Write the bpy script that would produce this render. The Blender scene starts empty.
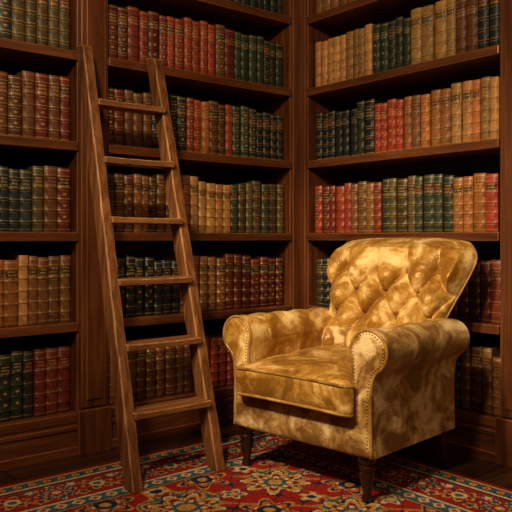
import bpy, bmesh, math, random
import numpy as np
from mathutils import Vector, Matrix
random.seed(7)
rng = np.random.RandomState(3)
S = 1.15            # unit scale: modelling units -> metres
F = 717.0; XC = 0.206; DC = 3.36; H = 0.80
TH = math.atan2(717, 873); CT, ST = math.cos(TH), math.sin(TH)
def cam2room(x, d):
    dx, dd = x-XC, d-DC
    return (CT*dx+ST*dd, -ST*dx+CT*dd)
def sL(px):
    p = px-256; return (F*XC-p*DC)/(F*CT-ST*p)
def tR(px):
    p = px-256; return (p*DC-F*XC)/(F*ST+CT*p)

# ------------------------------------------------------------------ helpers
def mesh_obj(name, verts, faces, mat=None, parent=None, smooth=False, mats=None, fm=None):
    me = bpy.data.meshes.new(name)
    me.from_pydata([tuple(v) for v in verts], [], [tuple(f) for f in faces])
    ob = bpy.data.objects.new(name, me)
    bpy.context.scene.collection.objects.link(ob)
    if mats:
        for m in mats: me.materials.append(m)
        if fm is not None: me.polygons.foreach_set("material_index", fm)
    elif mat: me.materials.append(mat)
    if smooth: me.polygons.foreach_set("use_smooth", [True]*len(me.polygons))
    if parent: ob.parent = parent
    me.update()
    return ob
def recalc(ob):
    bm = bmesh.new(); bm.from_mesh(ob.data)
    bmesh.ops.recalc_face_normals(bm, faces=bm.faces); bm.to_mesh(ob.data); bm.free()
def bevel(ob, w, seg=2, mi=-1):
    m = ob.modifiers.new("bevel", 'BEVEL'); m.width = w; m.segments = seg; m.limit_method = 'ANGLE'; m.material = mi
    return ob
class Boxes:
    def __init__(s): s.v=[]; s.f=[]; s.m=[]
    def add(s, x0,x1,y0,y1,z0,z1, mi=0):
        b=len(s.v)
        s.v += [(x,y,z) for z in (z0,z1) for y in (y0,y1) for x in (x0,x1)]
        s.f += [(b,b+2,b+3,b+1),(b+4,b+5,b+7,b+6),(b,b+1,b+5,b+4),(b+2,b+6,b+7,b+3),(b,b+4,b+6,b+2),(b+1,b+3,b+7,b+5)]
        s.m += [mi]*6
def tube(name, pts, r, mat, parent=None, closed=False, n=8):
    pts=[Vector(p) for p in pts]; N=len(pts); V=[]; Fc=[]
    prev=None
    for i,p in enumerate(pts):
        a = pts[(i-1)%N] if (closed or i>0) else p
        b = pts[(i+1)%N] if (closed or i<N-1) else p
        t=(b-a).normalized()
        if prev is None:
            ref = Vector((0,0,1)) if abs(t.z)<.8 else Vector((0,1,0))
            nrm = (ref - t*ref.dot(t)).normalized()
        else:
            nrm = (prev - t*prev.dot(t)).normalized()
        prev=nrm; bn=t.cross(nrm)
        for k in range(n):
            a_=2*math.pi*k/n
            V.append(p+nrm*math.cos(a_)*r+bn*math.sin(a_)*r)
    M = N if closed else N-1
    for i in range(M):
        for k in range(n):
            j=(i+1)%N
            Fc.append((i*n+k, i*n+(k+1)%n, j*n+(k+1)%n, j*n+k))
    if not closed:
        Fc.append(tuple(range(n))[::-1]); Fc.append(tuple((N-1)*n+k for k in range(n)))
    ob = mesh_obj(name,V,Fc,mat,parent,True); recalc(ob); return ob
def lathe(name, prof, mat, parent, loc, n=24, sq=None):
    V=[];Fc=[]
    for (r,z) in prof:
        for k in range(n):
            a=2*math.pi*k/n
            V.append((loc[0]+r*math.cos(a), loc[1]+r*math.sin(a), z))
    for i in range(len(prof)-1):
        for k in range(n):
            Fc.append((i*n+k,i*n+(k+1)%n,(i+1)*n+(k+1)%n,(i+1)*n+k))
    Fc.append(tuple(range(n))[::-1]); Fc.append(tuple((len(prof)-1)*n+k for k in range(n)))
    return mesh_obj(name,V,Fc,mat,parent,True)
def rounded_box(name, c, h, r, mat, parent, seg=(36,36,14), fn=None):
    bm = bmesh.new(); V={}; 
    def vert(i,j,k):
        key=(i,j,k)
        if key not in V:
            p=[(2*i/seg[0]-1)*h[0],(2*j/seg[1]-1)*h[1],(2*k/seg[2]-1)*h[2]]
            q=[max(-(h[a]-r),min(h[a]-r,p[a])) for a in range(3)]
            d=Vector([p[a]-q[a] for a in range(3)])
            P=Vector(q)+(d.normalized()*r if d.length>1e-9 else Vector((0,0,0)))
            if fn: P=fn(P)
            V[key]=bm.verts.new(P+Vector(c))
        return V[key]
    for a in range(3):
        b,cx=[(1,2),(2,0),(0,1)][a]
        for side in (0,seg[a]):
            for i in range(seg[b]):
                for j in range(seg[cx]):
                    q=[]
                    for (di,dj) in ((0,0),(1,0),(1,1),(0,1)):
                        ijk=[0,0,0]; ijk[a]=side; ijk[b]=i+di; ijk[cx]=j+dj
                        q.append(vert(*ijk))
                    if side==0: q=q[::-1]
                    bm.faces.new(q)
    me=bpy.data.meshes.new(name); bm.to_mesh(me); bm.free()
    ob=bpy.data.objects.new(name,me); bpy.context.scene.collection.objects.link(ob)
    me.materials.append(mat); me.polygons.foreach_set("use_smooth",[True]*len(me.polygons))
    ob.parent=parent
    return ob

# ------------------------------------------------------------------ materials
class NT:
    def __init__(s,name):
        s.mat=bpy.data.materials.new(name); s.mat.use_nodes=True
        s.t=s.mat.node_tree; s.b=s.t.nodes["Principled BSDF"]
    def n(s,typ,**kw):
        nd=s.t.nodes.new(typ)
        for k,v in kw.items():
            if k.startswith("_"): setattr(nd,k[1:],v)
            else: nd.inputs[k.replace("__"," ")].default_value=v
        return nd
    def l(s,a,b): s.t.links.new(a,b)
    def math(s,op,a,b=None,c=None):
        nd=s.t.nodes.new("ShaderNodeMath"); nd.operation=op
        for i,x in enumerate((a,b,c)):
            if x is None: continue
            if isinstance(x,(int,float)): nd.inputs[i].default_value=x
            else: s.l(x,nd.inputs[i])
        return nd.outputs[0]
    def ramp(s,fac,stops):
        nd=s.t.nodes.new("ShaderNodeValToRGB"); e=nd.color_ramp.elements
        while len(e)<len(stops): e.new(0.5)
        for i,(p,c) in enumerate(stops):
            e[i].position=p; e[i].color=(c[0],c[1],c[2],1)
        s.l(fac,nd.inputs[0]); return nd.outputs[0]
    def mix(s,fac,a,b,blend='MIX'):
        nd=s.t.nodes.new("ShaderNodeMix"); nd.data_type='RGBA'; nd.blend_type=blend
        for sock,x in ((nd.inputs[0],fac),(nd.inputs[6],a),(nd.inputs[7],b)):
            if isinstance(x,(int,float)): sock.default_value=x
            elif isinstance(x,tuple): sock.default_value=(x[0],x[1],x[2],1)
            else: s.l(x,sock)
        return nd.outputs[2]
    def bump(s,h,strength=.3,dist=.002):
        nd=s.n("ShaderNodeBump",Strength=strength,Distance=dist); s.l(h,nd.inputs["Height"]); s.l(nd.outputs[0],s.b.inputs["Normal"])

def wood(name, axis, dark, mid, light, rough=.38, scale=1.0, bump=.25, blot=.6):
    m=NT(name); tc=m.n("ShaderNodeTexCoord"); mp=m.n("ShaderNodeMapping")
    sc=[14*scale]*3; sc[axis]=1.1*scale; mp.inputs["Scale"].default_value=sc
    m.l(tc.outputs["Object"],mp.inputs[0])
    nz=m.n("ShaderNodeTexNoise",Scale=2.2,Detail=8,Roughness=.62,Distortion=.6); m.l(mp.outputs[0],nz.inputs[0])
    n2=m.n("ShaderNodeTexNoise",Scale=3.0,Detail=3); m.l(tc.outputs["Object"],n2.inputs[0])
    c=m.ramp(nz.outputs[0],[(.30,dark),(.52,mid),(.75,light)])
    c=m.mix(m.math('MULTIPLY',n2.outputs[0],blot),c,dark)
    m.l(c,m.b.inputs["Base Color"]); m.b.inputs["Roughness"].default_value=rough
    m.bump(nz.outputs[0],bump,.0015)
    return m.mat
D,M_,L_=(.045,.011,.004),(.145,.042,.012),(.26,.088,.026)
wood_x=wood("wood_case_x",0,D,M_,L_); wood_y=wood("wood_case_y",1,D,M_,L_); wood_z=wood("wood_case_z",2,D,M_,L_)
wood_edge=wood("wood_case_lit_edge",2,(.12,.035,.012),(.26,.09,.028),(.36,.14,.045),.32)  # paler bevels: edges catching light, painted into the colour, with some wear
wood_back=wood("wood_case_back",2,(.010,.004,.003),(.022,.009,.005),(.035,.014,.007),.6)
lad_z=wood("wood_ladder_stile",2,(.050,.017,.006),(.205,.078,.025),(.42,.18,.065),.42,1.5,1.0,.6)
lad_x=wood("wood_ladder_tread",0,(.060,.021,.007),(.24,.095,.031),(.47,.21,.08),.42,1.5,1.0,.55)
lad_edge=wood("wood_ladder_worn_lit_edge",2,(.12,.046,.015),(.38,.17,.06),(.58,.31,.13),.5,1.5,.5,.5)  # paler bevels: worn wood plus highlights painted into the colour
leg_wood=wood("wood_chair_leg",2,(.012,.004,.003),(.035,.012,.005),(.07,.025,.01),.22)

# floor planks
m=NT("floor_planks"); tc=m.n("ShaderNodeTexCoord"); br=m.n("ShaderNodeTexBrick",Scale=1.0)
mp=m.n("ShaderNodeMapping"); m.l(tc.outputs["Object"],mp.inputs[0]); m.l(mp.outputs[0],br.inputs[0])
br.inputs["Brick Width"].default_value=1.4; br.inputs["Row Height"].default_value=.12; br.inputs["Mortar Size"].default_value=.003
br.inputs["Color1"].default_value=(.035,.014,.007,1); br.inputs["Color2"].default_value=(.060,.024,.011,1); br.inputs["Mortar"].default_value=(.004,.002,.001,1)
mp2=m.n("ShaderNodeMapping"); mp2.inputs["Scale"].default_value=(1.2,16,16); m.l(tc.outputs["Object"],mp2.inputs[0])
nz=m.n("ShaderNodeTexNoise",Scale=2.5,Detail=8,Distortion=.5); m.l(mp2.outputs[0],nz.inputs[0])
g=m.ramp(nz.outputs[0],[(.3,(.35,.35,.35)),(.7,(1.2,1.2,1.2))])
m.l(m.mix(1.0,br.outputs[0],g,'MULTIPLY'),m.b.inputs["Base Color"]); m.b.inputs["Roughness"].default_value=.28
m.bump(nz.outputs[0],.15,.001); floor_mat=m.mat

def plaster(name,col):
    m=NT(name); tc=m.n("ShaderNodeTexCoord"); nz=m.n("ShaderNodeTexNoise",Scale=6,Detail=6); m.l(tc.outputs["Object"],nz.inputs[0])
    c=m.ramp(nz.outputs[0],[(.3,tuple(x*.8 for x in col)),(.7,tuple(x*1.1 for x in col))]); m.l(c,m.b.inputs["Base Color"])
    m.b.inputs["Roughness"].default_value=.85; m.bump(nz.outputs[0],.15,.002); return m.mat
wall_mat=plaster("wall_paint",(.09,.05,.028)); ceil_mat=plaster("ceiling_paint",(.16,.11,.065))

# book leather
m=NT("book_leather")
at=m.n("ShaderNodeAttribute",_attribute_name="col"); rn=m.n("ShaderNodeAttribute",_attribute_name="rnd")
uv=m.n("ShaderNodeUVMap",_uv_map="spine"); sp=m.n("ShaderNodeSeparateXYZ"); m.l(uv.outputs[0],sp.inputs[0])
u,v=sp.outputs[0],sp.outputs[1]
rs=m.n("ShaderNodeSeparateColor"); m.l(rn.outputs["Color"],rs.inputs[0])
r1,r2,onsp=rs.outputs[0],rs.outputs[1],rs.outputs[2]
tc=m.n("ShaderNodeTexCoord"); nz=m.n("ShaderNodeTexNoise",Scale=30,Detail=6,Roughness=.6); m.l(tc.outputs["Object"],nz.inputs[0])
fine=m.n("ShaderNodeTexNoise",Scale=180,Detail=3); m.l(tc.outputs["Object"],fine.inputs[0])
wear=m.ramp(nz.outputs[0],[(.28,(.55,.55,.55)),(.5,(1.,1.,1.)),(.75,(1.35,1.32,1.25))])
base=m.mix(1.0,at.outputs["Color"],wear,'MULTIPLY')
b=m.math('DIVIDE',m.math('SUBTRACT',v,.15),.175)
fr=m.math('SUBTRACT',m.math('FRACT',m.math('ADD',b,.5)),.5)
d=m.math('MULTIPLY',m.math('ABSOLUTE',fr),.175)
line=m.math('COMPARE',d,.021,.0045)
edge=m.math('COMPARE',v,.040,.006); edge2=m.math('COMPARE',v,.960,.006)
inr=m.math('MULTIPLY',m.math('GREATER_THAN',v,.1),m.math('LESS_THAN',v,.9))
line=m.math('MULTIPLY',line,m.math('GREATER_THAN',r1,.2))
g1=m.math('MAXIMUM',m.math('MULTIPLY',line,inr),m.math('MAXIMUM',edge,edge2))
ux=m.math('SUBTRACT',u,.5)
pd=m.math('SUBTRACT',.0875,d)
orn=m.math('ADD',m.math('POWER',m.math('MULTIPLY',ux,5.5),2.0),m.math('POWER',m.math('MULTIPLY',pd,40.0),2.0))
orn=m.math('MULTIPLY',m.math('LESS_THAN',orn,.6),m.math('GREATER_THAN',r2,.72))
orn=m.math('MULTIPLY',orn,inr)
lab=m.math('MULTIPLY',m.math('MULTIPLY',m.math('GREATER_THAN',v,.70),m.math('LESS_THAN',v,.825)),m.math('LESS_THAN',m.math('ABSOLUTE',ux),.42))
hasl=m.math('MULTIPLY',lab,m.math('GREATER_THAN',r1,.5))
tx=m.n("ShaderNodeCombineXYZ"); m.l(m.math('ADD',m.math('MULTIPLY',u,9.0),m.math('MULTIPLY',r1,77.0)),tx.inputs[0]); m.l(m.math('MULTIPLY',v,26.0),tx.inputs[1]); m.l(m.math('MULTIPLY',r2,50.0),tx.inputs[2])
tn=m.n("ShaderNodeTexNoise",Scale=1.6,Detail=2); m.l(tx.outputs[0],tn.inputs[0])
rows=m.math('GREATER_THAN',m.math('SINE',m.math('MULTIPLY',v,125.0)),.0)
text=m.math('MULTIPLY',m.math('MULTIPLY',m.math('GREATER_THAN',tn.outputs[0],.46),rows),m.math('MULTIPLY',lab,m.math('LESS_THAN',m.math('ABSOLUTE',ux),.34)))
orn=m.math('MULTIPLY',orn,m.math('SUBTRACT',1.0,lab))
gold=m.math('MAXIMUM',m.math('MAXIMUM',g1,orn),text)
worn=m.ramp(fine.outputs[0],[(.36,(.25,.25,.25)),(.55,(1,1,1))])
gold=m.math('MULTIPLY',m.math('MULTIPLY',gold,onsp),m.math('MULTIPLY',worn,m.math('ADD',.42,m.math('MULTIPLY',r2,.5))))
labcol=m.mix(m.math('GREATER_THAN',r2,.5),(.09,.010,.007),(.010,.012,.010))
base=m.mix(m.math('MULTIPLY',m.math('MULTIPLY',hasl,onsp),.8),base,labcol)
c=m.mix(gold,base,(.60,.37,.12))
m.l(c,m.b.inputs["Base Color"]); m.l(m.math('MULTIPLY',gold,.4),m.b.inputs["Metallic"])
m.b.inputs["Roughness"].default_value=.46
m.bump(fine.outputs[0],.3,.0008); book_mat=m.mat

# crushed velvet
def velvet(name, dark, mid, light, seed=0, lo=.40, hi=.60, sheen=.5):
    m=NT(name); tc=m.n("ShaderNodeTexCoord"); mp=m.n("ShaderNodeMapping"); mp.inputs["Location"].default_value=(seed,seed*.7,seed*1.3)
    m.l(tc.outputs["Object"],mp.inputs[0])
    n1=m.n("ShaderNodeTexNoise",Scale=8.0,Detail=8,Roughness=.62,Distortion=.9); m.l(mp.outputs[0],n1.inputs[0])
    n2=m.n("ShaderNodeTexNoise",Scale=50,Detail=5,Roughness=.7,Distortion=.4); m.l(mp.outputs[0],n2.inputs[0])
    n3=m.n("ShaderNodeTexNoise",Scale=15,Detail=4,Roughness=.55,Distortion=1.2); m.l(mp.outputs[0],n3.inputs[0])
    f=m.math('ADD',m.math('MULTIPLY',n1.outputs[0],.84),m.math('MULTIPLY',n2.outputs[0],.16))
    c=m.ramp(f,[(lo,dark),((lo+hi)/2,mid),(hi,light)])
    m.l(c,m.b.inputs["Base Color"])
    rr=m.ramp(n1.outputs[0],[(.4,(.30,.30,.30)),(.6,(.55,.55,.55))]); m.l(rr,m.b.inputs["Roughness"])
    m.b.inputs["Specular Tint"].default_value=(1,.80,.46,1); m.b.inputs["Specular IOR Level"].default_value=.85
    m.b.inputs["Sheen Weight"].default_value=sheen; m.b.inputs["Sheen Roughness"].default_value=.28
    m.b.inputs["Sheen Tint"].default_value=(1,.76,.40,1)
    ridge=m.math('ABSOLUTE',m.math('SUBTRACT',n3.outputs[0],.5))
    h=m.math('ADD',m.math('MULTIPLY',ridge,-3.2),m.math('MULTIPLY',n2.outputs[0],.6))
    m.bump(h,.5,.004); return m.mat
vel=velvet("velvet_gold",(.27,.115,.014),(.49,.26,.048),(.84,.62,.28),0,.42,.60)
vel_side=velvet("velvet_gold_outer",(.20,.095,.025),(.47,.28,.095),(.80,.61,.33),3.1,.42,.58)
vel_seat=velvet("velvet_gold_seat",(.21,.090,.012),(.41,.21,.038),(.72,.49,.19),5.2,.42,.62)
vel_pipe=velvet("velvet_piping",(.20,.10,.02),(.36,.19,.045),(.5,.31,.11),1.7)
vel_btn=velvet("velvet_button",(.15,.065,.010),(.24,.11,.02),(.33,.17,.04),1.7)
m=NT("brass_nail"); m.b.inputs["Base Color"].default_value=(.38,.21,.06,1); m.b.inputs["Metallic"].default_value=.9; m.b.inputs["Roughness"].default_value=.45
nz=m.n("ShaderNodeTexNoise",Scale=60); m.bump(nz.outputs[0],.1,.0005); brass=m.mat

# ------------------------------------------------------------------ room shell
X0,Y0,X1,Y1,ZC=-3.5,-3.7,.30,.30,2.62
def shell(name,a,mat):
    bx=Boxes(); bx.add(*a); return mesh_obj(name,bx.v,bx.f,mat)
shell("floor",(X0,X1,Y0,Y1,-.06,0),floor_mat)
shell("ceiling",(X0,X1,Y0,Y1,ZC,ZC+.06),ceil_mat)
shell("wall_north",(X0,X1,Y1,Y1+.06,0,ZC),wall_mat)
shell("wall_east",(X1,X1+.06,Y0,Y1,0,ZC),wall_mat)
shell("wall_south",(X0,X1,Y0-.06,Y0,0,ZC),wall_mat)
shell("wall_west",(X0-.06,X0,Y0,Y1,0,ZC),wall_mat)
ob=shell("baseboard_south",(X0+.015,X1-.01,Y0,Y0+.015,0,.14),wood_x)
ob=shell("baseboard_west",(X0,X0+.015,Y0+.016,Y1-.01,0,.14),wood_y)

# ------------------------------------------------------------------ bookcases
TOPS=[.155+.333*i for i in range(7)]; TB=.028; CASE_TOP=2.55
DEP=.28
def case(spans, posts, end):
    bx=Boxes()
    def add(a0,a1,b0,b1,z0,z1,mi): bx.add(-a1,-a0,b0,b1,z0,z1,mi)
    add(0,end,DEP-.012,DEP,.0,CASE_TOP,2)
    for (p0,p1) in posts:
        add(p0,p1,.0,DEP-.012,0,CASE_TOP,1)
        w=p1-p0
        if w>.08:
            add(p0+.012,p1-.012,-.012,0,.17,CASE_TOP-.1,1)
            add(p0+.030,p1-.030,-.019,-.012,.20,CASE_TOP-.13,1)
            add(p0-.004,p1+.004,-.024,0,0,.165,1)
        else:
            add(p0+.006,p1-.012,-.008,0,.17,CASE_TOP-.1,1)
    for (s0,s1) in spans:
        for z in TOPS:
            add(s0,s1,.004,DEP-.012,z-TB,z,0)
            add(s0,s1,-.010,.004,z-TB-.004,z+.001,0)
        add(s0,s1,.0,DEP-.012,CASE_TOP-.1,CASE_TOP,0)
        add(s0,s1,-.004,.01,.0,.155-TB-.004,0)
        add(s0,s1,-.016,-.004,.0,.035,0)
        add(s0,s1,-.012,-.004,.095,.112,0)
    add(-.0,end,-.04,DEP-.012,CASE_TOP,CASE_TOP+.04,0)
    return bx
postsL=[(0.0,.062),(sL(108),sL(77)),(2.18,2.30),(3.34,3.42)]
spansL=[(postsL[i][1],postsL[i+1][0]) for i in range(3)]
bx=case(spansL,postsL,3.42)
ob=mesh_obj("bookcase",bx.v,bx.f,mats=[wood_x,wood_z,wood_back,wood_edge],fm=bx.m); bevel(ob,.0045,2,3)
postsR=[(0.0,.055),(tR(500),tR(500)+.12),(2.25,2.37)]
spansR=[(postsR[i][1],postsR[i+1][0]) for i in range(2)]
bx=case(spansR,postsR,2.37)
V=[(y,x,z) for (x,y,z) in bx.v]; Fc=[f[::-1] for f in bx.f]
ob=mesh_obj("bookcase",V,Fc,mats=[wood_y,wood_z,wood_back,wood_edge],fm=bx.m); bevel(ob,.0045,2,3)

# ------------------------------------------------------------------ books
COL=dict(g=(.028,.038,.020),k=(.013,.016,.015),r=(.26,.034,.013),d=(.125,.018,.010),b=(.105,.036,.013),t=(.43,.215,.070),
         o=(.37,.125,.032),v=(.080,.058,.021),w=(.20,.075,.024),n=(.016,.026,.031))
NB=9
def book_geo(B, a0, w, h, dep, z0, front, swap, col, r1, r2):
    bands=[.15+.175*i for i in range(5)]
    vs=[0,.012]
    for bb in bands: vs += [bb-.014,bb-.008,bb+.008,bb+.014]
    vs += [.988,1]
    base=len(B['v']); ncol=NB
    sag=min(.010,w*.22)
    for vi,vv in enumerate(vs):
        off=0
        if 0<vi<len(vs)-1:
            k=(vi-2)%4
            if 2<=vi<len(vs)-2 and k in (1,2): off=.0034
        else: off=-.002
        for k in range(ncol):
            t=k/(ncol-1); s=2*t-1
            bulge=sag*math.sqrt(max(0,1-s*s*.98))
            ofs=off*(1-abs(s)**6)
            B['v'].append((a0+w*t, front+sag-bulge-ofs, z0+h*vv))
    nv=len(vs)
    F_,C_,U_,R_=B['f'],B['c'],B['u'],B['r']
    def face(idx,c,uvs,on):
        F_.append(idx); C_.append(c); U_.extend(uvs); R_.append((r1,r2,on))
    for i in range(nv-1):
        for k in range(ncol-1):
            q=(base+i*ncol+k,base+i*ncol+k+1,base+(i+1)*ncol+k+1,base+(i+1)*ncol+k)
            uvs=[(k/(ncol-1),vs[i]),((k+1)/(ncol-1),vs[i]),((k+1)/(ncol-1),vs[i+1]),(k/(ncol-1),vs[i+1])]
            face(q,col,uvs,1.0)
    cb=len(B['v']); fy=front+sag; by=front+dep
    B['v'] += [(a0,fy,z0),(a0+w,fy,z0),(a0+w,by,z0),(a0,by,z0),(a0,fy,z0+h),(a0+w,fy,z0+h),(a0+w,by,z0+h),(a0,by,z0+h)]
    z2=[(0,0)]*4
    for q in ((0,3,7,4),(1,5,6,2),(3,2,6,7),(0,1,2,3)): face(tuple(cb+x for x in q),col,z2,0.0)
    cw=min(.0035,w*.12); tb=len(B['v'])
    B['v'] += [(a0+cw,fy+cw,z0+h),(a0+w-cw,fy+cw,z0+h),(a0+w-cw,by-.001,z0+h),(a0+cw,by-.001,z0+h),
               (a0+cw,fy+cw,z0+h-.005),(a0+w-cw,fy+cw,z0+h-.005),(a0+w-cw,by-.001,z0+h-.005),(a0+cw,by-.001,z0+h-.005)]
    for q in ((cb+4,cb+5,tb+1,tb),(cb+5,cb+6,tb+2,tb+1),(cb+6,cb+7,tb+3,tb+2),(cb+7,cb+4,tb,tb+3),
              (tb,tb+1,tb+5,tb+4),(tb+1,tb+2,tb+6,tb+5),(tb+2,tb+3,tb+7,tb+6),(tb+3,tb,tb+4,tb+7)): face(q,col,z2,0.0)
    face((tb+4,tb+5,tb+6,tb+7),(.30,.21,.11),z2,0.0)
    face(tuple(base+(nv-1)*ncol+k for k in range(ncol)),col,[(0,0)]*ncol,0.0)
def make_books(rows, s0, s1, swap, hb):
    B=dict(v=[],f=[],c=[],u=[],r=[])
    for ri,runs in rows:
        a=s0+.006; z0=TOPS[ri]+.0012; i=0
        new=True; hh=hb
        while a<s1-.03:
            while i<len(runs)-1 and a>runs[i][0]: i+=1; new=True
            letters=runs[i][1]
            if new:
                setw=random.uniform(.040,.051); hh=hb+random.uniform(-.014,.012); new=False
                key=random.choice(letters); r1s,r2s=random.random(),random.random()
            if len(letters)>1 and random.random()<.4: key=random.choice(letters); r1s,r2s=random.random(),random.random()
            w=setw*random.uniform(.84,1.16); w=min(w,s1-.006-a)
            if w<.025: break
            c=COL[key]; f=random.uniform(.60,1.3)
            c=(c[0]*f,c[1]*f*random.uniform(.85,1.15),c[2]*f*random.uniform(.85,1.15))
            h=hh+random.uniform(-.007,.007)
            book_geo(B,a,w-.002,h,.17+random.uniform(-.01,.01),z0,.034+random.uniform(-.006,.008),swap,c,r1s,r2s)
            a+=w
    if swap: V=[(y,-x,z) for (x,y,z) in B['v']]
    else:    V=[(-x,y,z) for (x,y,z) in B['v']]
    fl=B['f']
    me=bpy.data.meshes.new("leather_books"); me.from_pydata(V,[],fl)
    ob=bpy.data.objects.new("leather_books",me); bpy.context.scene.collection.objects.link(ob)
    me.materials.append(book_mat)
    uvl=me.uv_layers.new(name="spine"); uvl.data.foreach_set("uv",np.array(B['u'],dtype=np.float32).ravel())
    cnt=np.array([len(f) for f in fl])
    for nm,src in (("col",B['c']),("rnd",B['r'])):
        at=me.color_attributes.new(name=nm,type='FLOAT_COLOR',domain='CORNER')
        arr=np.repeat(np.array(src,dtype=np.float32),cnt,axis=0)
        arr=np.hstack([arr,np.ones((len(arr),1),np.float32)])
        at.data.foreach_set("color",arr.ravel())
    me.polygons.foreach_set("use_smooth",[True]*len(me.polygons))
    me.set_sharp_from_angle(angle=math.radians(50))
    return ob
def LR(*pr): return [(sL(p),c) for p,c in pr]
def RR(*pr): return [(tR(p),c) for p,c in pr]
mid=[(6,LR((100,'gk'))),(5,LR((240,'kg'),(180,'g'),(100,'gv'))),
 (4,LR((270,'gv'),(242,'g'),(222,'db'),(190,'r'),(142,'rd'),(100,'bd'))),
 (3,LR((262,'k'),(245,'g'),(222,'rb'),(195,'ro'),(165,'gk'),(100,'bd'))),
 (2,LR((262,'vg'),(238,'gv'),(212,'t'),(182,'tw'),(100,'wb'))),
 (1,LR((262,'d'),(240,'rd'),(212,'tw'),(190,'o'),(165,'nk'),(100,'kn'))),
 (0,LR((240,'b'),(205,'r'),(165,'w'),(100,'wb')))]
make_books(mid,spansL[0][0],spansL[0][1],False,.228)
left=[(6,LR((0,'gv'))),(5,LR((-60,'gk'),(-200,'bd'))),
 (4,LR((-10,'vg'),(-90,'gk'),(-200,'rd'))),
 (3,LR((30,'db'),(-20,'db'),(-90,'d'),(-200,'gk'))),
 (2,LR((60,'bd'),(46,'v'),(-10,'kn'),(-60,'kg'),(-200,'wo'))),
 (1,LR((30,'tw'),(5,'ow'),(-80,'t'),(-200,'rd'))),
 (0,LR((66,'d'),(42,'bd'),(28,'k'),(12,'g'),(-50,'r'),(-200,'bt')))]
make_books(left,spansL[1][0],spansL[1][1],False,.236)
make_books([(i,[(2.5+.2*k,random.choice(['gk','rd','ow','tw','bd','vg'])) for k in range(6)]) for i in range(7)],spansL[2][0],spansL[2][1],False,.232)
right=[(6,RR((500,'gk'))),(5,RR((345,'dw'),(400,'bd'),(500,'gk'))),
 (4,RR((366,'t'),(402,'kg'),(440,'tw'),(470,'vb'),(500,'gk'))),
 (3,RR((345,'gk'),(366,'kg'),(408,'rw'),(440,'ow'),(500,'to'))),
 (2,RR((340,'rd'),(372,'rw'),(402,'gv'),(445,'g'),(500,'ro'))),
 (1,RR((340,'gk'),(380,'kg'),(430,'bd'),(470,'db'),(500,'db'))),
 (0,RR((380,'bd'),(450,'gk'),(478,'wb'),(500,'wv')))]
make_books(right,spansR[0][0],spansR[0][1],True,.226)
make_books([(i,[(1.3+.22*k,random.choice(['gk','rd','ow','tw','bd','vg'])) for k in range(5)]) for i in range(7)],spansR[1][0],spansR[1][1],True,.228)

# ------------------------------------------------------------------ rug
RU1,RV1=-.235,-.175; RA,RB=1.75,2.7; RT=.007
st=.0055
na,nb_=int(RA/st),int(RB/st)
aa=np.linspace(0,RA,na); bb=np.linspace(0,RB,nb_)
A,Bm=np.meshgrid(aa,bb)
As=np.minimum(A,RA-A); Bs=np.minimum(Bm,RB-Bm); E=np.minimum(As,Bs)
along=np.where(As<Bs,Bm,A)
red=(.29,.015,.011); dred=(.17,.009,.009); navy=(.011,.022,.055); blue=(.040,.095,.14); teal=(.05,.10,.09); gold_=(.47,.24,.055); cream=(.58,.43,.23); oran=(.42,.115,.022)
C=np.zeros(A.shape+(3,),np.float32); C[:]=red
def put(mask,col): C[mask]=col
def rosette(x,y,R,pet,cols,mask=None,ph=0.):
    r=np.hypot(x,y); an=np.arctan2(y,x)
    rr=R*(.78+.22*np.cos(pet*an+ph))
    for k,(f,col) in enumerate(cols):
        mk=r<rr*f
        if f<.45: mk=r<R*f
        if mask is not None: mk&=mask
        put(mk,col)
fm_=E>.33
def cell(x,s): return (np.mod(x/s+.5,1)-.5)*s
s=.34
fx,fy=As-.33,Bs-.33
vine=np.abs(np.sin(fx*18.5+1.3*np.sin(fy*18.5))+np.sin(fy*18.5+1.3*np.sin(fx*18.5)))
put(fm_&(vine<.15),gold_); put(fm_&(vine<.05),teal)
v2=np.abs(np.sin(fx*37-1.5*np.sin(fy*18.5))-np.sin(fy*37)); put(fm_&(v2<.09),navy)
for (ox,oy,R,pet,cols) in ((0.0,0.0,.115,8,[(1.1,navy),(1.,cream),(.9,gold_),(.72,dred),(.52,cream),(.34,blue),(.2,gold_)]),
                     (s/2,s/2,.085,6,[(1.12,gold_),(1.,navy),(.8,oran),(.55,cream),(.44,navy),(.2,gold_)]),
                     (s/2,0,.040,5,[(1.1,cream),(.8,blue),(.4,gold_)]),(0,s/2,.040,5,[(1.1,gold_),(.8,cream),(.4,navy)])):
    rosette(cell(fx-.20+ox,s),cell(fy-.20+oy,s),R,pet,cols,fm_)
mx,my=A-RA/2,Bm-RB/2
rosette(mx,my*.75,.34,16,[(1.06,navy),(1.0,gold_),(.95,navy),(.88,cream),(.84,dred)],fm_)
rosette(mx,my*.75,.20,12,[(1.05,gold_),(1.,blue),(.8,cream),(.7,red),(.4,navy),(.2,gold_)],fm_)
put(E<=.33,navy)
put(E<.325,gold_); put(E<.315,navy)
mb=(E>.262)&(E<.312); put(mb,blue)
x=cell(along,.055); y=E-.287
put(mb&(np.abs(x)+np.abs(y)<.021),cream); put(mb&(np.abs(x)+np.abs(y)<.012),red)
put((E>.25)&(E<.262),cream); put((E>.245)&(E<.25),navy)
mb=(E>.095)&(E<.245); put(mb,red)
wv=.030*np.sin(along*2*np.pi/.28)
put(mb&(np.abs(E-.17-wv*1.3)<.006),gold_)
put(mb&(np.abs(E-.17+wv*1.3)<.004),navy)
for off,R,pet,cols in ((0,.064,8,[(1.1,cream),(1.0,navy),(.85,blue),(.6,gold_),(.42,red),(.2,cream)]),
                       (.14,.058,6,[(1.12,navy),(1.0,gold_),(.8,dred),(.44,cream),(.25,blue)])):
    rosette(cell(along+off,.28),E-.17,R,pet,cols,mb)
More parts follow.
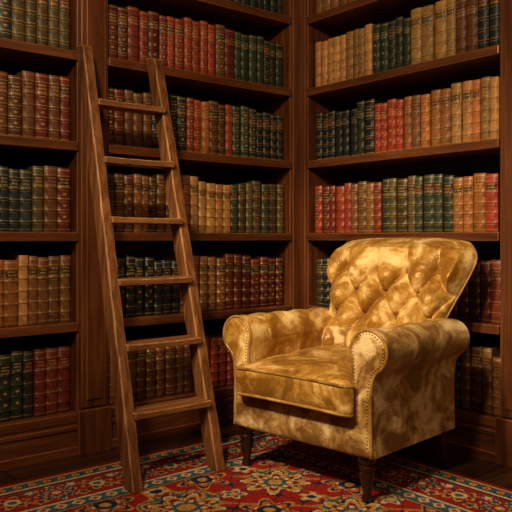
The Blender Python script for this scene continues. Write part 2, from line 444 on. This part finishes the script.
for off in (.07,.21):
    rosette(cell(along+off,.28),E-.215,.022,5,[(1.1,gold_),(.7,navy)],mb); rosette(cell(along+off,.28),E-.125,.022,5,[(1.1,blue),(.7,cream)],mb)
put((E>.083)&(E<.095),navy); put((E>.075)&(E<.083),cream)
mb=(E>.03)&(E<.075); put(mb,blue)
x=cell(along,.05); y=E-.052; put(mb&(np.hypot(x,y)<.020),navy); put(mb&(np.hypot(x,y)<.014),gold_); put(mb&(np.hypot(x,y)<.006),red)
put((E>.022)&(E<=.03),gold_); put(E<=.022,dred)
C*= (rng.uniform(.70,1.2,size=A.shape)[...,None])
Vt=np.stack([RU1-A,RV1-Bm,np.full(A.shape,RT)],-1).reshape(-1,3)
idx=np.arange(na*nb_).reshape(nb_,na)
Fq=np.stack([idx[:-1,:-1],idx[1:,:-1],idx[1:,1:],idx[:-1,1:]],-1).reshape(-1,4)
nV=len(Vt); loop=list(idx[0,:])+list(idx[1:,-1])+list(idx[-1,-2::-1])+list(idx[-2:0:-1,0])
low=Vt[loop].copy(); low[:,2]=0.0005
sk=[(loop[i],loop[(i+1)%len(loop)],nV+(i+1)%len(loop),nV+i) for i in range(len(loop))]
m=NT("rug_wool"); at=m.n("ShaderNodeAttribute",_attribute_name="col"); m.l(at.outputs["Color"],m.b.inputs["Base Color"])
tc=m.n("ShaderNodeTexCoord"); nz=m.n("ShaderNodeTexNoise",Scale=260,Detail=2); m.l(tc.outputs["Object"],nz.inputs[0]); m.bump(nz.outputs[0],.6,.003)
m.b.inputs["Roughness"].default_value=1.0; m.b.inputs["Specular IOR Level"].default_value=.1
rug=mesh_obj("persian_rug",list(Vt)+list(low),[tuple(int(q) for q in f) for f in Fq]+[tuple(int(q) for q in f) for f in sk],m.mat)
at=rug.data.color_attributes.new(name="col",type='FLOAT_COLOR',domain='POINT')
cc=np.vstack([C.reshape(-1,3),np.tile(np.array(dred,np.float32),(len(low),1))]); cc=np.hstack([cc,np.ones((len(cc),1))]).astype(np.float32)
at.data.foreach_set("color",cc.ravel()); recalc(rug)

# ------------------------------------------------------------------ ladder
lad=bpy.data.objects.new("library_ladder",None); bpy.context.scene.collection.objects.link(lad)
ZB=RT+.001; ZT=1.505
def lad_pt(side,z):
    k=z/ZT
    ub,ut=((-1.160,-1.122) if side==0 else (-.838,-.826))
    return (ub+(ut-ub)*k, -.485+(-.052+.485)*k)
def stile(name,side):
    V=[];Fc=[];n=30
    for i in range(n+1):
        z=ZB+(ZT-ZB)*i/n; cu,cv=lad_pt(side,z)
        j=lambda: random.uniform(-.0016,.0016)
        hw,hd=.0185,.031
        zt=[0,0,0,0]
        if i==n: zt=[-.012,-.012,0,0]
        for q,(su,sv) in enumerate(((-1,-1),(1,-1),(1,1),(-1,1))):
            V.append((cu+su*hw+j(),cv+sv*hd+j(),z+zt[q]))
    for i in range(n):
        for q in range(4):
            Fc.append((i*4+q,i*4+(q+1)%4,(i+1)*4+(q+1)%4,(i+1)*4+q))
    Fc.append((3,2,1,0)); Fc.append(tuple(n*4+q for q in range(4)))
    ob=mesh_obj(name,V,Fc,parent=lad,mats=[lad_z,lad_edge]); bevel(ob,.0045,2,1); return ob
stile("stile_1",0); stile("stile_2",1)
for k in range(6):
    z=.232+.210*k
    (ua,va),(ub_,vb)=lad_pt(0,z),lad_pt(1,z)
    V=[];Fc=[];n=14
    for i in range(n+1):
        t=i/n; uu=ua+.010+(ub_-ua-.020)*t; vc=va+(vb-va)*t-.004
        sag=.0025*math.sin(math.pi*t)*random.uniform(.8,1.2)
        for (dv,dz) in ((-.044,-.011),(.040,-.011),(.040,.011),(-.044,.011-sag)):
            V.append((uu,vc+dv+random.uniform(-.0009,.0009),z+dz))
    for i in range(n):
        for q in range(4): Fc.append((i*4+q,(i+1)*4+q,(i+1)*4+(q+1)%4,i*4+(q+1)%4))
    Fc.append((0,1,2,3)); Fc.append(tuple(n*4+q for q in (3,2,1,0)))
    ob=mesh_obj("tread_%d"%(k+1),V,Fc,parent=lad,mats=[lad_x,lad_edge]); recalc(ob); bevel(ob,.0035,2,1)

# ------------------------------------------------------------------ armchair
ch=bpy.data.objects.new("armchair",None); bpy.context.scene.collection.objects.link(ch)
cu,cv=cam2room(.143,2.353)
rx,ry=.725,-.69
xu=CT*rx+ST*ry; xv=-ST*rx+CT*ry
ang=math.atan2(xv,xu)
OFF=.034
ch.location=(cu+OFF*math.cos(ang),cv+OFF*math.sin(ang),RT+.0005); ch.rotation_euler=(0,0,ang)
prof=[(.010,.0),(.017,.003),(.017,.016),(.012,.022),(.014,.032),(.020,.062),(.025,.084),(.019,.094),(.026,.100),(.026,.108),(.017,.114),(.028,.122),(.028,.155)]
lathe("leg_front_1",prof,leg_wood,ch,(-.266,-.010)); lathe("leg_front_2",prof,leg_wood,ch,(.240,-.010))
for i,sx in enumerate((-1,1)):
    V=[];Fc=[]
    for k in range(7):
        t=k/6; z=.16*(1-t); yy=.405+.045*t*t; w=.021-.006*t
        V+=[(sx*.245-w,yy-w,z),(sx*.245+w,yy-w,z),(sx*.245+w,yy+w,z),(sx*.245-w,yy+w,z)]
    for k in range(6):
        for q in range(4): Fc.append((k*4+q,(k+1)*4+q,(k+1)*4+(q+1)%4,k*4+(q+1)%4))
    Fc.append((0,1,2,3)); Fc.append((27,26,25,24))
    ob=mesh_obj("leg_rear_%d"%(i+1),V,Fc,leg_wood,ch); recalc(ob); bevel(ob,.003)
rounded_box("seat_rail",(0,.185,.201),(.279,.238,.062),.018,vel_side,ch,fn=lambda P: Vector((P.x,P.y-(.008*(1-(P.z/.062)**2) if P.y<-.2 else 0),P.z)))
def arm_profile():
    P=[(.215,.142),(.215,.20),(.215,.27),(.215,.34),(.215,.40),(.213,.43)]
    cx,cz,R=.273,.457,.067
    a=190
    while a>=-62: P.append((cx+R*math.cos(math.radians(a)),cz+R*math.sin(math.radians(a)))); a-=7
    P+=[(.294,.385),(.288,.365),(.285,.34),(.283,.30),(.283,.25),(.284,.20),(.285,.165),(.285,.142)]
    return P
AP=arm_profile()
def inset(P,d):
    N=len(P); out=[]
    for i in range(N):
        a=Vector(P[i-1]);b=Vector(P[(i+1)%N]);t=(b-a).normalized(); nrm=Vector((-t.y,t.x))
        out.append((P[i][0]-nrm.x*d, P[i][1]-nrm.y*d))
    return out
AYE=.445
for i,sx in enumerate((-1,1)):
    rings=[]
    for (y,dn) in ((-.058,.024),(-.056,.012),(-.051,.005),(-.044,.001),(-.036,0)):
        rings.append((y,inset(AP,dn)))
    ny=40
    for k in range(1,ny+1):
        y=-.036+(AYE+.036)*k/ny
        pts=[]
        for (px,pz) in AP:
            w=max(0,(pz-.36)/.16)
            px2=px+ w*(-.003*math.sin(k*.4))
            pz2=pz+ w*(.0025*math.sin(k*.7+px*30)) - w*.006*(k/ny)
            pts.append((px2,pz2))
        rings.append((y,pts))
    V=[];Fc=[];N=len(AP)
    for (y,pts) in rings:
        for (px,pz) in pts: V.append((sx*px,y,pz))
    for r in range(len(rings)-1):
        for q in range(N): Fc.append((r*N+q,(r+1)*N+q,(r+1)*N+(q+1)%N,r*N+(q+1)%N))
    Fc.append(tuple(range(N))); Fc.append(tuple((len(rings)-1)*N+q for q in range(N))[::-1])
    ob=mesh_obj("arm_%d"%(i+1),V,Fc,vel_side if sx>0 else vel,ch,True); recalc(ob); ob.data.set_sharp_from_angle(angle=math.radians(55))
    pin=inset(AP,.003)
    tube("arm_piping_%d"%(i+1),[(sx*a,-.051,b) for (a,b) in pin],.0055,vel_pipe,ch)
    pin=inset(AP,.0125); V=[];Fc=[]
    pts=[Vector((sx*a,-.0555,b)) for (a,b) in pin]
    acc=0;pos=[]
    for q in range(len(pts)-1):
        seg=(pts[q+1]-pts[q]); Ls=seg.length; t=0
        while acc+ (Ls-t) >= .0105:
            t+= .0105-acc; acc=0; pos.append(pts[q]+seg*(t/Ls))
        acc+=Ls-t
    for p in pos:
        b0=len(V); r=.0031
        for kk,(rr,hh) in enumerate(((1,0),(.8,.55),(.4,.9))):
            for q in range(8):
                a=2*math.pi*q/8; V.append((p.x+r*rr*math.cos(a),p.y-r*.7*hh,p.z+r*rr*math.sin(a)))
        V.append((p.x,p.y-r*.7,p.z))
        for kk in range(2):
            for q in range(8): Fc.append((b0+kk*8+q,b0+kk*8+(q+1)%8,b0+(kk+1)*8+(q+1)%8,b0+(kk+1)*8+q))
        for q in range(8): Fc.append((b0+16+q,b0+16+(q+1)%8,b0+24))
    ob=mesh_obj("nailheads_%d"%(i+1),V,Fc,brass,ch,True); recalc(ob)
def cush(P):
    x,y=P.x/.216,P.y/.24
    w=max(0,1-x**4)*max(0,1-y**4)
    z=P.z
    if z>0: z+= .028*w + .0032*math.sin(P.x*38+1.5*math.sin(P.y*25))*w
    fl=min(1,max(0,(-.222-P.y)/.015)); xx=P.x*(1+.015*math.cos(P.z*30)+.10*fl)
    yy=P.y-(.014*(1-(P.z/.058)**2)*(1-x*x) if P.y<-.2 else 0)
    z-= .012*abs(x)**3*(1 if P.y<0 else 0)*.6
    return Vector((xx,yy,z))
CC=(0,.160,.320)
rounded_box("seat_cushion",CC,(.216,.262,.054),.022,vel_seat,ch,seg=(56,90,16),fn=cush)
for nm,zz in (("cushion_piping_top",.041),("cushion_piping_bottom",-.044)):
    pts=[]; hx,hy,r=.216,.262,.030
    for (sx,sy,a0) in ((1,1,0),(-1,1,90),(-1,-1,180),(1,-1,270)):
        for k in range(7):
            a=math.radians(a0+15*k); pts.append(Vector((sx*(hx-r)+r*math.cos(a),sy*(hy-r)+r*math.sin(a),zz)))
    full=[]
    for q in range(len(pts)):
        a,b=pts[q],pts[(q+1)%len(pts)]
        nn=max(1,int((b-a).length/.01))
        for t in range(nn): full.append(a.lerp(b,t/nn))
    full=[cush(p)+Vector(CC) for p in full]
    tube(nm,full,.0048,vel_pipe,ch,closed=True)
def back_surface():
    na_,nb2=180,180
    z0,z1=.20,.790; zc=(z0+z1)/2; hz=(z1-z0)/2
    s_,r_=.132,.082
    V=[];Fc=[]
    ztop=.668
    def outline(a,b):
        sq=math.sqrt(max(0,1-.30*abs(b)**7 if b>0 else 1))
        zz=zc+b*hz*math.sqrt(1-.11*abs(a)**3.5)
        tt=(zz-z0)/(z1-z0)
        w=.216+.104*min(1.,max(0,(tt-.40)/.48))
        return a*w*sq+.004*max(0,tt-.5), zz
    def cy(z): return .385+(z-.35)*.48
    WR=.006
    TH_=.042
    for side in (0,1):
        for j in range(nb2+1):
            b=math.sin((2*j/nb2-1)*math.pi/2)
            for i in range(na_+1):
                a=math.sin((2*i/na_-1)*math.pi/2)
                x,z=outline(a,b)
                e=(max(0,1-abs(a)**8)**.5)*(max(0,1-abs(b)**10)**.5)
                yc=cy(z)-WR*(x/.28)**2
                if side==0:
                    y=yc-TH_*e
                    zz=z-ztop
                    if zz<=0:
                        p=x/s_+zz/(2*r_)+.5; q=x/s_-zz/(2*r_)+.5
                        t=(abs(math.sin(math.pi*p))*abs(math.sin(math.pi*q)))**.46
                        hh=.058*t
                    else:
                        k=min(1,zz/.10)
                        hh=.058*abs(math.sin(math.pi*(x/s_+.5)))**.92*(1-k)+.040*k
                    best=9
                    for jr in range(0,5):
                        zb=ztop-jr*r_
                        for ir in range(-2,3):
                            xb=(ir+(.5 if jr%2==0 else 0))*s_
                            if abs(xb)<.27: best=min(best,math.hypot(x-xb,z-zb))
                    hh-=.022*math.exp(-(best/.016)**2)
                    y-=hh*min(1,(1-abs(a))*9)*min(1,(1-b)*9)
                else:
                    y=yc+TH_*e*.85
                V.append((x,y,z))
    off=(na_+1)*(nb2+1)
    for sd in (0,1):
        for j in range(nb2):
            for i in range(na_):
                q=[sd*off+j*(na_+1)+i,sd*off+j*(na_+1)+i+1,sd*off+(j+1)*(na_+1)+i+1,sd*off+(j+1)*(na_+1)+i]
                Fc.append(tuple(q if sd==0 else q[::-1]))
    ob=mesh_obj("back_tufted",V,Fc,vel,ch,True)
    bm=bmesh.new(); bm.from_mesh(ob.data); bmesh.ops.remove_doubles(bm,verts=bm.verts,dist=.0003); bmesh.ops.recalc_face_normals(bm,faces=bm.faces); bm.to_mesh(ob.data); bm.free()
    ob.data.polygons.foreach_set("use_smooth",[True]*len(ob.data.polygons))
    V=[];Fc=[]
    for jr in range(0,4):
        zb=ztop-jr*r_
        for ir in range(-2,3):
            xb=(ir+(.5 if jr%2==0 else 0))*s_
            if abs(xb)>.22: continue
            yb=cy(zb)-WR*(xb/.28)**2-TH_+.013
            b0=len(V); R=.0115
            for (rr,hh) in ((1,0),(.85,.5),(.45,.85)):
                for q in range(12):
                    a=2*math.pi*q/12; V.append((xb+R*rr*math.cos(a),yb-R*.8*hh,zb+R*rr*math.sin(a)))
            V.append((xb,yb-R*.8,zb))
            for kk in range(2):
                for q in range(12): Fc.append((b0+kk*12+q,b0+kk*12+(q+1)%12,b0+(kk+1)*12+(q+1)%12,b0+(kk+1)*12+q))
            for q in range(12): Fc.append((b0+24+q,b0+24+(q+1)%12,b0+36))
    ob=mesh_obj("tufting_buttons",V,Fc,vel_btn,ch,True); recalc(ob)
    pts=[]
    for b in np.linspace(-.1,1,24): pts.append((-1,b))
    for a in np.linspace(-.96,.96,40): pts.append((a,1))
    for b in np.linspace(1,-.1,24): pts.append((1,b))
    P=[]
    for a,b in pts:
        x,z=outline(a,b); P.append((x,cy(z)-WR*(x/.28)**2,z))
    tube("back_piping",P,.0045,vel_pipe,ch)
back_surface()
rounded_box("back_frame",(0,.395,.30),(.278,.05,.16),.02,vel_side,ch)

# ------------------------------------------------------------------ scale to metres
bpy.context.view_layer.update()
for ob in list(bpy.context.scene.objects):
    if ob.parent is None:
        ob.matrix_world = Matrix.Scale(S,4) @ ob.matrix_world
bpy.context.view_layer.update()

# ------------------------------------------------------------------ lights
def aim(o,camxy,z,target):
    u_,v_=cam2room(*camxy); o.location=Vector((u_,v_,z))*S
    tu,tv=cam2room(target[0],target[1])
    d=Vector((tu,tv,target[2]))*S-o.location
    o.rotation_euler=d.to_track_quat('-Z','Y').to_euler()
def area(name,camxy,z,target,power,size,col):
    l=bpy.data.lights.new(name,'AREA'); l.energy=power; l.size=size; l.color=col; l.shape='DISK'
    o=bpy.data.objects.new(name,l); bpy.context.scene.collection.objects.link(o); aim(o,camxy,z,target); return o
def spot(name,camxy,z,target,power,ang,rad,col,blend=1.0):
    l=bpy.data.lights.new(name,'SPOT'); l.energy=power; l.spot_size=math.radians(ang); l.spot_blend=blend; l.shadow_soft_size=rad; l.color=col
    o=bpy.data.objects.new(name,l); bpy.context.scene.collection.objects.link(o); aim(o,camxy,z,target); return o
WARM=(1.0,.72,.40)
spot("key_spot",(-1.15,.85),2.2,(.33,2.6,.60),400,42,.12,(1.0,.76,.46))
area("ambient_fill",(-.55,.6),2.3,(.15,2.9,.9),50,.26,WARM)  # added light without a fixture, raises the overall level
area("shelf_fill",(.9,.2),2.0,(.2,3.0,1.0),8,.7,WARM)  # added weak fill for the shelves, stands for no real lamp
w=bpy.data.worlds.new("World"); bpy.context.scene.world=w; w.use_nodes=True
w.node_tree.nodes["Background"].inputs[0].default_value=(.9,.6,.35,1); w.node_tree.nodes["Background"].inputs[1].default_value=.03
bpy.context.scene.view_settings.view_transform='Standard'

# ------------------------------------------------------------------ camera
cd=bpy.data.cameras.new("camera"); cam=bpy.data.objects.new("camera",cd); bpy.context.scene.collection.objects.link(cam)
u_,v_=cam2room(0,0); cam.location=(u_*S,v_*S,H*S)
cam.rotation_euler=(math.radians(90),0,-math.atan2(ST,CT))
cd.sensor_width=36; cd.lens=36*F/512; cd.shift_y=-18/512; cd.clip_start=.05
bpy.context.scene.camera=cam
